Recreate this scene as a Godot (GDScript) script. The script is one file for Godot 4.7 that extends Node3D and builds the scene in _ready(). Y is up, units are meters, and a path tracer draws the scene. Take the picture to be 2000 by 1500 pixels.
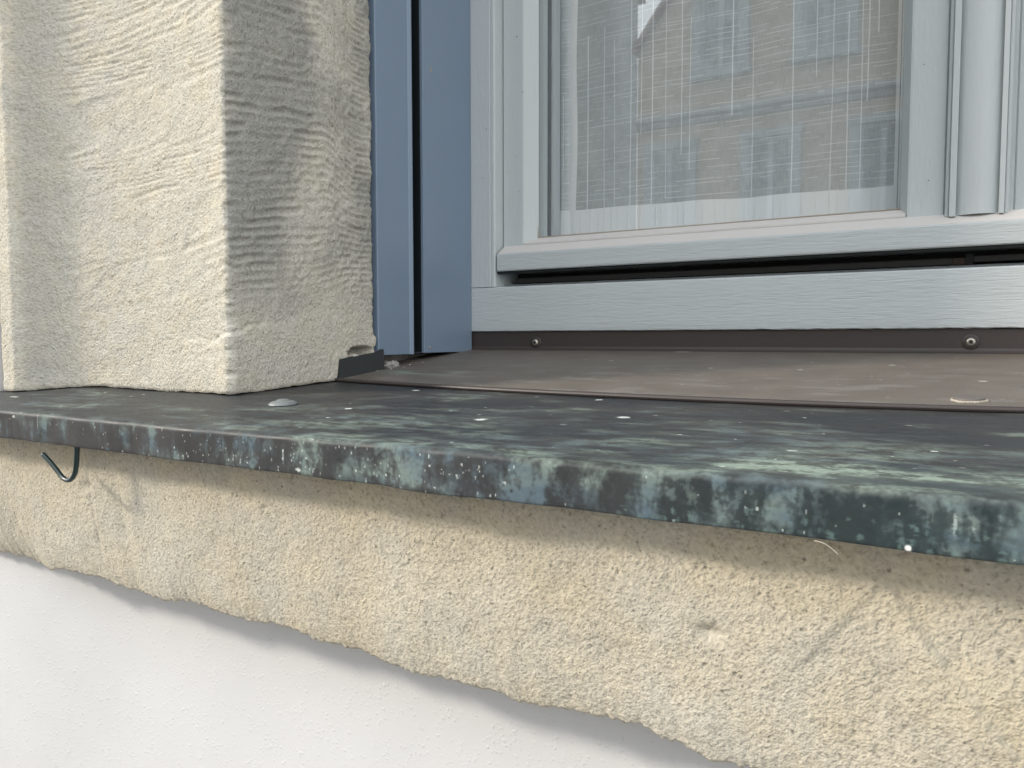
extends Node3D
# A stone window jamb, a patinated copper window sill and a grey timber casement, seen from close by.
# x runs along the house wall, y is up, z points out to the street; y = 0 is eye level, z = 0 the face of the window frame.

const TOP := 1.32          # head of the window opening
const SILL_A := -0.0324    # copper sheet: y = SILL_A + SILL_B * z
const SILL_B := -0.0479

var M := {}
var used := {}

# ---------------------------------------------------------------- names and tags
func numbered(called: String) -> String:
	var n: int = used.get(called, 0)
	used[called] = n + 1
	return called if n == 0 else "%s_%03d" % [called, n]

func thing(called: String, label: String, category: String, at := Vector3.ZERO, group := "") -> Node3D:
	var o := Node3D.new()
	o.name = numbered(called)
	o.position = at
	add_child(o)
	tag(o, label, category, group)
	return o

func tag(o: Node, label: String, category: String, group := "", kind := "") -> void:
	if label: o.set_meta("label", label)
	if category: o.set_meta("category", category)
	if group: o.set_meta("group", group)
	if kind: o.set_meta("kind", kind)

func obj(called: String, mesh: Mesh, mat: Material, parent: Node = self) -> MeshInstance3D:
	var o := MeshInstance3D.new()
	o.name = numbered(called) if parent == self else called
	o.mesh = mesh
	o.material_override = mat
	if parent != self and parent is Node3D:
		var p: Node3D = parent
		o.position = -p.position if p.get_parent() == self else Vector3.ZERO
	parent.add_child(o, true)
	return o

# ---------------------------------------------------------------- shapes
func grid_mesh(P: PackedVector3Array, C: PackedColorArray, UV: PackedVector2Array, nu: int, nv: int) -> ArrayMesh:
	# rows of nu points, nv rows; the face looks towards (d/dv) x (d/du)
	var N := PackedVector3Array()
	N.resize(nu * nv)
	for j in nv:
		var j0 := maxi(j - 1, 0) * nu
		var j1 := mini(j + 1, nv - 1) * nu
		for i in nu:
			var du := P[j * nu + mini(i + 1, nu - 1)] - P[j * nu + maxi(i - 1, 0)]
			var dv := P[j1 + i] - P[j0 + i]
			N[j * nu + i] = du.cross(dv).normalized()
	var I := PackedInt32Array()
	I.resize((nu - 1) * (nv - 1) * 6)
	var k := 0
	for j in nv - 1:
		for i in nu - 1:
			var a := j * nu + i
			I[k] = a; I[k + 1] = a + nu; I[k + 2] = a + 1
			I[k + 3] = a + 1; I[k + 4] = a + nu; I[k + 5] = a + nu + 1
			k += 6
	var arr := []
	arr.resize(Mesh.ARRAY_MAX)
	arr[Mesh.ARRAY_VERTEX] = P
	arr[Mesh.ARRAY_NORMAL] = N
	if C.size(): arr[Mesh.ARRAY_COLOR] = C
	if UV.size(): arr[Mesh.ARRAY_TEX_UV] = UV
	arr[Mesh.ARRAY_INDEX] = I
	var m := ArrayMesh.new()
	m.add_surface_from_arrays(Mesh.PRIMITIVE_TRIANGLES, arr)
	return m

func rounded(poly: PackedVector2Array, r: float, seg := 3) -> PackedVector2Array:
	var out := PackedVector2Array()
	var n := poly.size()
	for i in n:
		var p := poly[i]
		var a := poly[(i + n - 1) % n] - p
		var b := poly[(i + 1) % n] - p
		var rr := minf(r, minf(a.length(), b.length()) * 0.45)
		var s := p + a.normalized() * rr
		var e := p + b.normalized() * rr
		for k in seg + 1:
			var t := float(k) / seg
			out.append(s.lerp(p, t).lerp(p.lerp(e, t), t))
	return out

func put(axis: String, q: Vector2, w: float) -> Vector3:
	match axis:
		"x": return Vector3(w, q.y, q.x)      # profile is (z, y)
		"y": return Vector3(q.x, w, q.y)      # profile is (x, z)
	return Vector3(q.x, q.y, w)               # profile is (x, y)

func add_prism(st: SurfaceTool, poly: PackedVector2Array, axis: String, w0: float, w1: float) -> void:
	# a closed outline swept along an axis, with both ends closed
	var c := Vector2.ZERO
	for p in poly: c += p
	c /= poly.size()
	var area := 0.0
	for i in poly.size():
		area += poly[i].cross(poly[(i + 1) % poly.size()])
	st.set_smooth_group(-1)
	var mid := put(axis, c, (w0 + w1) * 0.5)
	for i in poly.size():
		var p := poly[i]
		var q := poly[(i + 1) % poly.size()]
		var A := put(axis, p, w0)
		var B := put(axis, q, w0)
		var D := put(axis, p, w1)
		var F := put(axis, q, w1)
		var out := put(axis, (Vector2(q.y - p.y, p.x - q.x) if area > 0.0 else Vector2(p.y - q.y, q.x - p.x)), 0.0)
		tri(st, A, B, D, out)
		tri(st, B, F, D, out)
	var idx := Geometry2D.triangulate_polygon(poly)
	var along := put(axis, Vector2.ZERO, 1.0) * (1.0 if w1 > w0 else -1.0)
	for k in range(0, idx.size(), 3):
		for e in [[w0, -along], [w1, along]]:
			tri(st, put(axis, poly[idx[k]], e[0]), put(axis, poly[idx[k + 1]], e[0]), put(axis, poly[idx[k + 2]], e[0]), e[1])
	assert(mid.is_finite())

func tri(st: SurfaceTool, a: Vector3, b: Vector3, c: Vector3, outward: Vector3) -> void:
	# clockwise seen from outside
	if (b - a).cross(c - a).dot(outward) > 0.0:
		st.add_vertex(a); st.add_vertex(c); st.add_vertex(b)
	else:
		st.add_vertex(a); st.add_vertex(b); st.add_vertex(c)

func begin() -> SurfaceTool:
	var st := SurfaceTool.new()
	st.begin(Mesh.PRIMITIVE_TRIANGLES)
	return st

func done(st: SurfaceTool) -> ArrayMesh:
	st.generate_normals()
	return st.commit()

func prism(poly: PackedVector2Array, axis: String, w0: float, w1: float) -> ArrayMesh:
	var st := begin()
	add_prism(st, poly, axis, w0, w1)
	return done(st)

func rect(a0: float, a1: float, b0: float, b1: float) -> PackedVector2Array:
	return PackedVector2Array([Vector2(a0, b0), Vector2(a1, b0), Vector2(a1, b1), Vector2(a0, b1)])

func box(x0: float, x1: float, y0: float, y1: float, z0: float, z1: float, r := 0.0, axis := "y") -> ArrayMesh:
	var poly: PackedVector2Array
	var w := [y0, y1]
	if axis == "y": poly = rect(x0, x1, z0, z1)
	elif axis == "x":
		poly = rect(z0, z1, y0, y1); w = [x0, x1]
	else:
		poly = rect(x0, x1, y0, y1); w = [z0, z1]
	if r > 0.0: poly = rounded(poly, r)
	return prism(poly, axis, w[0], w[1])

func lathe(prof: PackedVector2Array, at: Vector3, up: Vector3, seg := 32) -> ArrayMesh:
	# prof: (radius, height along up)
	var u := up.normalized()
	var a := u.cross(Vector3(0, 0, 1) if absf(u.z) < 0.9 else Vector3(1, 0, 0)).normalized()
	var b := u.cross(a)
	var P := PackedVector3Array()
	for k in prof.size():
		for i in seg + 1:
			var t := TAU * i / seg
			P.append(at + (a * cos(t) - b * sin(t)) * prof[k].x + u * prof[k].y)
	return grid_mesh(P, PackedColorArray(), PackedVector2Array(), seg + 1, prof.size())

func tube(path: PackedVector3Array, r: float, seg := 12) -> ArrayMesh:
	var P := PackedVector3Array()
	var n := path.size()
	var side := Vector3(0, 0, 1)
	for k in n:
		var t := (path[mini(k + 1, n - 1)] - path[maxi(k - 1, 0)]).normalized()
		side = (side - t * side.dot(t)).normalized()
		var b := t.cross(side)
		var ends := [r]
		if k == 0: ends = [0.0001, r]
		elif k == n - 1: ends = [r, 0.0001]
		for rr in ends:
			for i in seg + 1:
				var w := TAU * i / seg
				P.append(path[k] + (side * cos(w) + b * sin(w)) * rr)
	return grid_mesh(P, PackedColorArray(), PackedVector2Array(), seg + 1, P.size() / (seg + 1))

# ---------------------------------------------------------------- noise and textures
func noise(seed_: int, freq: float, octaves := 1, gain := 0.5) -> FastNoiseLite:
	var n := FastNoiseLite.new()
	n.seed = seed_
	n.noise_type = FastNoiseLite.TYPE_SIMPLEX_SMOOTH
	n.frequency = freq
	n.fractal_type = FastNoiseLite.FRACTAL_FBM if octaves > 1 else FastNoiseLite.FRACTAL_NONE
	n.fractal_octaves = octaves
	n.fractal_gain = gain
	return n

func tile(seed_: int, size: int, freq: float, octaves: int, gain := 0.55) -> ImageTexture:
	var im := noise(seed_, freq, octaves, gain).get_seamless_image(size, size)
	return ImageTexture.create_from_image(im)

func layer(seed_: int, w: int, h: int, freq: float, octaves: int, sx := 1, sy := 1) -> PackedByteArray:
	# a grey noise picture of w x h, drawn out sx times across and sy times down
	var im := noise(seed_, freq, octaves, 0.55).get_image(maxi(w / sx, 4), maxi(h / sy, 4), false, false, true)
	im.convert(Image.FORMAT_L8)
	if sx > 1 or sy > 1: im.resize(w, h, Image.INTERPOLATE_CUBIC)
	return im.get_data()

func sill_y(x: float, z: float) -> float:
	# the copper sheet is dressed up a little where it meets the hollow of the jamb
	return SILL_A + SILL_B * z + 0.0036 * exp(-pow((x + 0.765) / 0.055, 2) - pow((z - 0.395) / 0.035, 2))

func ss(a: float, b: float, x: float) -> float:
	return smoothstep(a, b, x)

func mat(c: Color, rough := 0.6, metal := 0.0) -> StandardMaterial3D:
	# c: real-world linear colour
	var m := StandardMaterial3D.new()
	m.albedo_color = c.linear_to_srgb()
	m.roughness = rough
	m.metallic = metal
	return m

func bump(m: StandardMaterial3D, t: Texture2D, cm: float, scale: Vector3) -> StandardMaterial3D:
	m.heightmap_enabled = true
	m.heightmap_texture = t
	m.heightmap_scale = cm
	m.uv1_triplanar = true
	m.uv1_world_triplanar = true
	m.uv1_scale = scale
	return m

func crack_tile() -> ImageTexture:
	# brush-painted softwood: fine grain with short sunken checks that run along it
	var w := 512
	var a := noise(51, 0.03, 5, 0.65).get_seamless_image(w, w).get_data()
	var d := PackedByteArray()
	d.resize(w * w)
	for k in w * w: d[k] = int(150 + (a[k] - 128) * 0.5)
	var rng := RandomNumberGenerator.new()
	rng.seed = 6
	for n in 420:
		var x := rng.randi_range(0, w - 1)
		var y := rng.randf_range(0, w)
		var ln := rng.randi_range(10, 44)
		var deep := rng.randi_range(25, 90)
		var slope := rng.randf_range(-0.35, 0.35)
		for q in ln:
			var f := sin(PI * q / ln)
			for e in 4:
				var i := posmod(int(y + slope * q) + e, w) * w + posmod(x + q, w)
				d[i] = clampi(int(d[i] - deep * f * (1.0 if e in [1, 2] else 0.5)), 0, 255)
	return ImageTexture.create_from_image(Image.create_from_data(w, w, false, Image.FORMAT_L8, d))

func speckle(seed_: int, small: int, size: int) -> PackedByteArray:
	var rng := RandomNumberGenerator.new()
	rng.seed = seed_
	var d := PackedByteArray()
	d.resize(small * small)
	for k in small * small: d[k] = rng.randi() & 255
	var im := Image.create_from_data(small, small, false, Image.FORMAT_L8, d)
	if small != size: im.resize(size, size, Image.INTERPOLATE_CUBIC)
	return im.get_data()

func sand_tile() -> Array:
	# weathered sandstone: grains of several sizes with small lost grains; the relief, and the dirt that sits in it
	var w := 1024
	var a := speckle(61, 512, w)
	var b := speckle(62, 230, w)
	var c := speckle(63, 100, w)
	var e := noise(64, 0.02, 3).get_seamless_image(w, w).get_data()
	var d := PackedByteArray()
	d.resize(w * w)
	for k in w * w: d[k] = int(clampf(30.0 + 0.30 * a[k] + 0.36 * b[k] + 0.14 * c[k] + 0.14 * e[k], 0.0, 255.0))
	var rng := RandomNumberGenerator.new()
	rng.seed = 65
	stamp(d, w, rng, 2600, 1.5, 4.2, -90.0, e)
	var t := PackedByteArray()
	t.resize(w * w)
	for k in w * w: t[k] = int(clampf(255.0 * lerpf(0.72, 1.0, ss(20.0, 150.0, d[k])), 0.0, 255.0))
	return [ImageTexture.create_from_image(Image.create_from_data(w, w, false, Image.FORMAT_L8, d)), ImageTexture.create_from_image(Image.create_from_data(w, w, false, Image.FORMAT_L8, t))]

func stamp(d: PackedByteArray, w: int, rng: RandomNumberGenerator, count: int, r0: float, r1: float, up: float, where: PackedByteArray) -> void:
	# raised (or sunken) round spots, wrapped round the tile; thick where the mask is bright
	for n in count:
		var cx := rng.randi_range(0, w - 1)
		var cy := rng.randi_range(0, w - 1)
		var keep := rng.randf()
		var rad := lerpf(r0, r1, pow(rng.randf(), 2.0))
		var tall := rng.randf_range(0.4, 1.0) * up
		if where.size() and keep > ss(0.35, 0.75, where[cy * w + cx] / 255.0) + 0.12: continue
		var q := int(rad) + 1
		for y in range(-q, q + 1):
			for x in range(-q, q + 1):
				var f := 1.0 - (x * x + y * y) / (rad * rad)
				if f > 0.0:
					var i := posmod(cy + y, w) * w + posmod(cx + x, w)
					d[i] = clampi(int(d[i] + tall * sqrt(f)), 0, 255)

func nub_tile() -> ImageTexture:
	# float-finished plaster: fine sand with scattered clusters of raised grains
	var w := 1024
	var a := speckle(41, 256, w)
	var c := noise(43, 0.010, 3).get_seamless_image(w, w).get_data()
	var d := PackedByteArray()
	d.resize(w * w)
	for k in w * w: d[k] = int(clampf(50.0 + 0.10 * a[k] + 0.16 * c[k], 0.0, 255.0))
	var rng := RandomNumberGenerator.new()
	rng.seed = 44
	stamp(d, w, rng, 9000, 2.0, 5.0, 120.0, c)
	return ImageTexture.create_from_image(Image.create_from_data(w, w, false, Image.FORMAT_L8, d))

var lut := PackedByteArray()
func srgb8(v: float) -> int:
	return lut[clampi(int(v * 1023.0), 0, 1023)]

func make_lut() -> void:
	lut.resize(1024)
	for i in 1024:
		var v := i / 1023.0
		lut[i] = int(clampf((v * 12.92 if v < 0.0031308 else 1.055 * pow(v, 1.0 / 2.4) - 0.055) * 255.0 + 0.5, 0, 255))

func dab(d: PackedByteArray, w: int, h: int, cx: float, cy: float, rx: float, ry: float, c: Color, a: float, ragged: FastNoiseLite) -> void:
	# a small spot of paint or dirt with an uneven edge
	for y in range(maxi(int(cy - ry * 1.5), 0), mini(int(cy + ry * 1.5) + 2, h)):
		for x in range(maxi(int(cx - rx * 1.5), 0), mini(int(cx + rx * 1.5) + 2, w)):
			var q := sqrt(pow((x - cx) / rx, 2) + pow((y - cy) / ry, 2)) + ragged.get_noise_2d(x * 7.0, y * 7.0) * 0.5
			var k := (1.0 - ss(0.75, 1.15, q)) * a
			if k > 0.0:
				var i := (y * w + x) * 3
				d[i] = int(lerpf(d[i], srgb8(c.r), k))
				d[i + 1] = int(lerpf(d[i + 1], srgb8(c.g), k))
				d[i + 2] = int(lerpf(d[i + 2], srgb8(c.b), k))

# copper: u over x -0.95 .. 0.25, v over the arc 0 .. 0.41 m (0 at z = 0.15 under the flashing, the fold near 0.384)
const CX0 := -0.95
const CX1 := 0.25
const CS := 0.41
const FOLD := 0.379

func copper_textures() -> Array:
	var w := 2048
	var h := 768
	var A := layer(11, w, h, 0.011, 5)
	var B := layer(12, w, h, 0.018, 5, 3, 1)
	var C := layer(13, w, h, 0.018, 5, 1, 3)
	var D := layer(14, w, h, 0.16, 3)
	var E := layer(15, w, h, 0.007, 4, 2, 1)
	var F := layer(16, w, h, 0.05, 5, 3, 1)
	var G := layer(17, w, h, 0.03, 5)
	var C2 := layer(18, w, h, 0.07, 4, 1, 3)
	var col := PackedByteArray()
	col.resize(w * h * 3)
	var rgh := PackedByteArray()
	rgh.resize(w * h)
	for j in h:
		var s := CS * (j + 0.5) / h
		var front := ss(FOLD - 0.002, FOLD + 0.003, s)
		var near := ss(0.17, 0.36, s)
		for i in w:
			var k := j * w + i
			var x := CX0 + (CX1 - CX0) * (i + 0.5) / w
			var a := A[k] / 255.0
			var b := B[k] / 255.0
			var c := C[k] / 255.0
			var d := D[k] / 255.0
			var e := E[k] / 255.0
			var f := F[k] / 255.0
			var g := G[k] / 255.0
			var right := ss(-0.55, -0.3, x)
			var far_right := ss(-0.22, 0.0, x)
			# bare weathered sheet
			var t := clampf(e * 1.6 - 0.3, 0.0, 1.0)
			var r0 := lerpf(0.026, 0.043, t) + (f - 0.5) * 0.024
			var g0 := lerpf(0.029, 0.039, t) + (f - 0.5) * 0.026
			var b0 := lerpf(0.032, 0.037, t) + (f - 0.5) * 0.026
			# how much patina: soft clouds broken up by streaks
			var band := exp(-pow((s - (FOLD - 0.007 - 0.018 * far_right)) / (0.008 + 0.012 * far_right), 2)) * (0.10 + 0.75 * ss(-0.16, -0.03, x) + 0.3 * exp(-pow((x + 0.30) / 0.06, 2)))
			var mist := clampf(0.5 + 1.5 * (f - 0.5) + 0.9 * (d - 0.5) + 1.5 * (g - 0.5), 0.0, 1.0)
			var cloud := ss(0.42, 0.80, 0.5 * e + 0.25 * a + 0.25 * b + 0.14 * (near - 0.55) + 0.05 * right - 0.07 * (1.0 - right))
			var top := cloud * (0.10 + 0.42 * mist) + 0.10 * mist * near + band * (0.25 + 0.9 * mist * ss(0.3, 0.6, b))
			var smear := clampf(0.5 + 2.2 * (c - 0.5) + 1.1 * (C2[k] / 255.0 - 0.5) + 0.6 * (d - 0.5), 0.0, 1.0)
			var fas := ss(0.38, 0.74, 0.30 * a + 0.40 * c + 0.30 * g + 0.05 * right - 0.02) * (0.14 + 0.95 * smear * smear) + 0.10 * smear * smear
			var blot := clampf(0.45 * C2[k] / 255.0 + 0.35 * g + 0.2 * d, 0.0, 1.0)
			fas += (0.30 * ss(0.53, 0.60, blot) * ss(0.35, 0.6, a) - 0.12 * ss(0.40, 0.34, blot)) * right
			var p := lerpf(top, fas, front)
			var hue := clampf(b * 2.2 - 0.75 + 0.9 * band, 0.0, 1.0)     # 0 blue-grey, 1 green-cream
			var r1 := lerpf(0.135, 0.245, hue)
			var g1 := lerpf(0.190, 0.305, hue)
			var b1 := lerpf(0.205, 0.255, hue)
			if front > 0.0:
				r0 = lerpf(r0, lerpf(0.038, 0.027, far_right), front)
				g0 = lerpf(g0, lerpf(0.036, 0.039, right), front)
				b0 = lerpf(b0, lerpf(0.036, 0.041, right), front)
				r1 = lerpf(r1, r1 * 0.72, front)
				g1 = lerpf(g1, g1 * 0.73, front)
				b1 = lerpf(b1, b1 * 0.80, front)
			p = clampf(p, 0.0, 0.9)
			var m := 0.9 + 0.2 * d
			col[k * 3] = srgb8(lerpf(r0, r1, p) * m)
			col[k * 3 + 1] = srgb8(lerpf(g0, g1, p) * m)
			col[k * 3 + 2] = srgb8(lerpf(b0, b1, p) * m)
			rgh[k] = int(clampf(lerpf(0.50, 0.82, p) + (f - 0.5) * 0.25, 0.2, 1.0) * 255.0)
	var rng := RandomNumberGenerator.new()
	rng.seed = 5
	var rag := noise(77, 0.05, 2)
	var px := w / (CX1 - CX0)
	var py := h / CS
	var pale := Color(0.62, 0.66, 0.62)
	for n in 330:        # lime and paint flecks
		var r := 0.0004 + 0.0011 * pow(rng.randf(), 3.0)
		dab(col, w, h, rng.randf() * w, rng.randf() * h, maxf(r * px * rng.randf_range(1.0, 1.9), 0.8), maxf(r * py, 0.8), pale, rng.randf_range(0.35, 0.95), rag)
	for n in 60:         # dark dots
		var r2 := 0.0004 + 0.0008 * rng.randf()
		dab(col, w, h, rng.randf() * w, rng.randf() * h, maxf(r2 * px, 0.8), maxf(r2 * py, 0.8), Color(0.02, 0.022, 0.025), 0.7, rag)
	for q in [[-0.192, 0.3885, 0.0045, 0.004], [-0.275, 0.43, 0.004, 0.004], [-0.43, 0.30, 0.004, 0.003], [-0.40, 0.42, 0.003, 0.003], [-0.775, 0.47, 0.007, 0.0022], [-0.245, 0.31, 0.003, 0.003]]:
		dab(col, w, h, (q[0] - CX0) * px, (q[1] - 0.15) * py, q[2] * px, q[3] * py, Color(0.66, 0.70, 0.66), 0.9, rag)
	# drips and one white paint dot on the front fold
	dab(col, w, h, (-0.0185 - CX0) * px, (FOLD + 0.0205) * py, 0.0017 * px, 0.0017 * py, Color(0.85, 0.86, 0.82), 1.0, noise(1, 0.001))
	for q in [[-0.622, 0.005, 0.0005, 0.006], [-0.0035, 0.009, 0.0007, 0.004], [-0.352, 0.012, 0.0006, 0.004]]:
		dab(col, w, h, (q[0] - CX0) * px, (FOLD + q[1]) * py, q[2] * px, q[3] * py, Color(0.42, 0.47, 0.46), 0.75, rag)
	for n in 170:        # lime specks that the drips left on the front fold
		var fx := rng.randf_range(-0.62, 0.15) if rng.randf() < 0.5 else rng.randf_range(-0.45, -0.2)
		dab(col, w, h, (fx - CX0) * px, (FOLD + rng.randf_range(0.001, 0.021)) * py, maxf(0.0005 * px * rng.randf(), 0.7), maxf(0.0006 * py * rng.randf_range(0.5, 2.0), 0.7), pale, rng.randf_range(0.4, 0.95), rag)
	for n in 150:         # verdigris crumbs near the lower edge at the right
		dab(col, w, h, (rng.randf_range(-0.14, 0.2) - CX0) * px, (FOLD + 0.021 - 0.012 * pow(rng.randf(), 2.0)) * py, 0.0010 * px * rng.randf_range(0.4, 1.6), 0.0010 * py * rng.randf_range(0.4, 1.9), Color(0.15, 0.23, 0.21), rng.randf_range(0.2, 0.55), noise(n, 0.05, 2))
	# a few scratches
	for n in 26:
		var sx := rng.randf() * w
		var sy := rng.randf_range(0.25, 0.9) * h
		var an := rng.randf_range(-0.6, 0.6) + (PI / 2 if rng.randf() < 0.3 else 0.0)
		for stp in rng.randi_range(12, 60):
			var ix := int(sx + cos(an) * stp)
			var iy := int(sy + sin(an) * stp)
			if ix > 0 and iy > 0 and ix < w and iy < h:
				var ii := (iy * w + ix) * 3
				for ch in 3: col[ii + ch] = mini(col[ii + ch] + 26, 255)
	return [ImageTexture.create_from_image(Image.create_from_data(w, h, false, Image.FORMAT_RGB8, col)), ImageTexture.create_from_image(Image.create_from_data(w, h, false, Image.FORMAT_L8, rgh))]

# flashing: u over x -0.62 .. 0.25, v over the arc 0 .. 0.30 m from the fold at the frame to the front bead
const FX0 := -0.62
const FX1 := 0.25
const FS := 0.30

func flashing_texture() -> ImageTexture:
	var w := 1536
	var h := 512
	var A := layer(21, w, h, 0.010, 5)
	var B := layer(22, w, h, 0.03, 5, 5, 1)
	var D := layer(23, w, h, 0.2, 2)
	var E := layer(24, w, h, 0.02, 4, 3, 1)
	var col := PackedByteArray()
	col.resize(w * h * 3)
	for j in h:
		var s := FS * (j + 0.5) / h
		for i in w:
			var k := j * w + i
			var x := FX0 + (FX1 - FX0) * (i + 0.5) / w
			var a := A[k] / 255.0
			var b := B[k] / 255.0
			var d := D[k] / 255.0
			var e := E[k] / 255.0
			var dust := clampf(0.55 * a + 0.45 * b, 0.0, 1.0)
			var left := 1.0 - ss(-0.5, -0.2, x)
			var r := lerpf(0.150, 0.225, dust)
			var g := lerpf(0.132, 0.205, dust)
			var bb := lerpf(0.116, 0.183, dust)
			# wiped streaks, more of them towards the front
			var wipe := ss(0.60, 0.78, e) * (0.35 + 0.65 * ss(0.08, 0.2, s)) * 0.34
			r = lerpf(r, 0.36, wipe); g = lerpf(g, 0.36, wipe); bb = lerpf(bb, 0.34, wipe)
			# grey wash at the right
			var wash := ss(0.15, 0.24, s) * ss(-0.25, 0.05, x) * 0.10 * a
			r = lerpf(r, 0.27, wash); g = lerpf(g, 0.28, wash); bb = lerpf(bb, 0.275, wash)
			# verdigris smear by the jamb
			var smear := exp(-pow((s - 0.215) / 0.018, 2)) * exp(-pow((x + 0.50) / 0.05, 2)) * ss(0.45, 0.62, b)
			r = lerpf(r, 0.30, smear); g = lerpf(g, 0.40, smear); bb = lerpf(bb, 0.36, smear)
			var m := 0.85 + 0.3 * d + 0.1 * left * (d - 0.5)
			col[k * 3] = srgb8(r * m)
			col[k * 3 + 1] = srgb8(g * m)
			col[k * 3 + 2] = srgb8(bb * m)
	var rng := RandomNumberGenerator.new()
	rng.seed = 9
	var rag := noise(78, 0.05, 2)
	var px := w / (FX1 - FX0)
	var py := h / FS
	for n in 420:
		var r2 := 0.0004 + 0.0010 * pow(rng.randf(), 3.0)
		var fx := pow(rng.randf(), 1.5)
		dab(col, w, h, fx * w, rng.randf() * h, maxf(r2 * px * rng.randf_range(1.0, 1.7), 0.7), maxf(r2 * py, 0.7), Color(0.55, 0.56, 0.52), rng.randf_range(0.3, 0.9), rag)
	for q in [[0.008, 0.175, 0.0035, 0.002], [-0.33, 0.09, 0.003, 0.002], [-0.06, 0.09, 0.003, 0.002], [-0.13, 0.13, 0.0025, 0.002], [-0.21, 0.13, 0.0025, 0.002], [-0.28, 0.004, 0.01, 0.0022]]:
		dab(col, w, h, (q[0] - FX0) * px, q[1] * py, q[2] * px, q[3] * py, Color(0.72, 0.74, 0.70), 0.95, rag)
	# wiping arcs
	for n in 16:
		var cx := rng.randf_range(0.15, 0.95) * w
		var cy := rng.randf_range(0.3, 1.1) * h
		var rr := rng.randf_range(60, 240)
		var t0 := rng.randf_range(-2.6, -1.0)
		for stp in 160:
			var t := t0 + stp * 0.004
			var ix := int(cx + cos(t) * rr * 1.6)
			var iy := int(cy + sin(t) * rr * 0.5)
			if ix > 0 and iy > 0 and ix < w - 1 and iy < h:
				var ii := (iy * w + ix) * 3
				for ch in 6: col[ii + ch] = mini(col[ii + ch] + 12, 255)
	return ImageTexture.create_from_image(Image.create_from_data(w, h, false, Image.FORMAT_RGB8, col))

# sheer net curtain: white slub threads over a thin weave; alpha says how dense the cloth is
func curtain_texture() -> ImageTexture:
	var w := 1536
	var h := 1536
	var V := layer(31, w, h, 0.35, 1, 1, 24)
	var H := layer(32, w, h, 0.35, 1, 24, 1)
	var A := layer(33, w, h, 0.008, 3)
	var al := PackedByteArray()
	al.resize(w * h)
	for k in w * h:
		al[k] = clampi(int(128 + (V[k] - 128) * 0.16 + (H[k] - 128) * 0.12 + (A[k] - 128) * 0.12), 20, 255)
	var rng := RandomNumberGenerator.new()
	rng.seed = 4
	var x := 10.0
	while x < w - 4:         # long vertical threads
		var y0 := int(rng.randf_range(-0.5, 0.7) * h)
		var y1 := y0 + int(rng.randf_range(0.35, 0.9) * h)
		var wide := rng.randi_range(4, 5) if rng.randf() < 0.65 else 3
		var strong := rng.randi_range(215, 255)
		for y in range(maxi(y0, 0), mini(y1, h)):
			var xx := int(x + sin(y * 0.004 + x) * 1.5)
			for q in wide:
				var k2 := y * w + clampi(xx + q, 0, w - 1)
				al[k2] = maxi(al[k2], strong)
		x += rng.randf_range(16, 100)
	var y := 6.0
	var n_row := 0
	while y < h - 4:         # broken cross threads
		var xs := 0
		n_row += 1
		while xs < w:
			var ln := rng.randi_range(20, 260)
			if rng.randf() < 0.72:
				var strong2 := rng.randi_range(160, 215)
				for x2 in range(xs, mini(xs + ln, w)):
					for q in 3:
						var k3 := clampi(int(y) + q, 0, h - 1) * w + x2
						al[k3] = maxi(al[k3], strong2)
			xs += ln + rng.randi_range(4, 50)
		y += rng.randf_range(12, 38)
	var im := Image.create(w, h, false, Image.FORMAT_RGBA8)
	var dd := im.get_data()
	for k in w * h:
		dd[k * 4] = 240; dd[k * 4 + 1] = 250; dd[k * 4 + 2] = 251
		dd[k * 4 + 3] = al[k]
	im.set_data(w, h, false, Image.FORMAT_RGBA8, dd)
	return ImageTexture.create_from_image(im)

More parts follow.
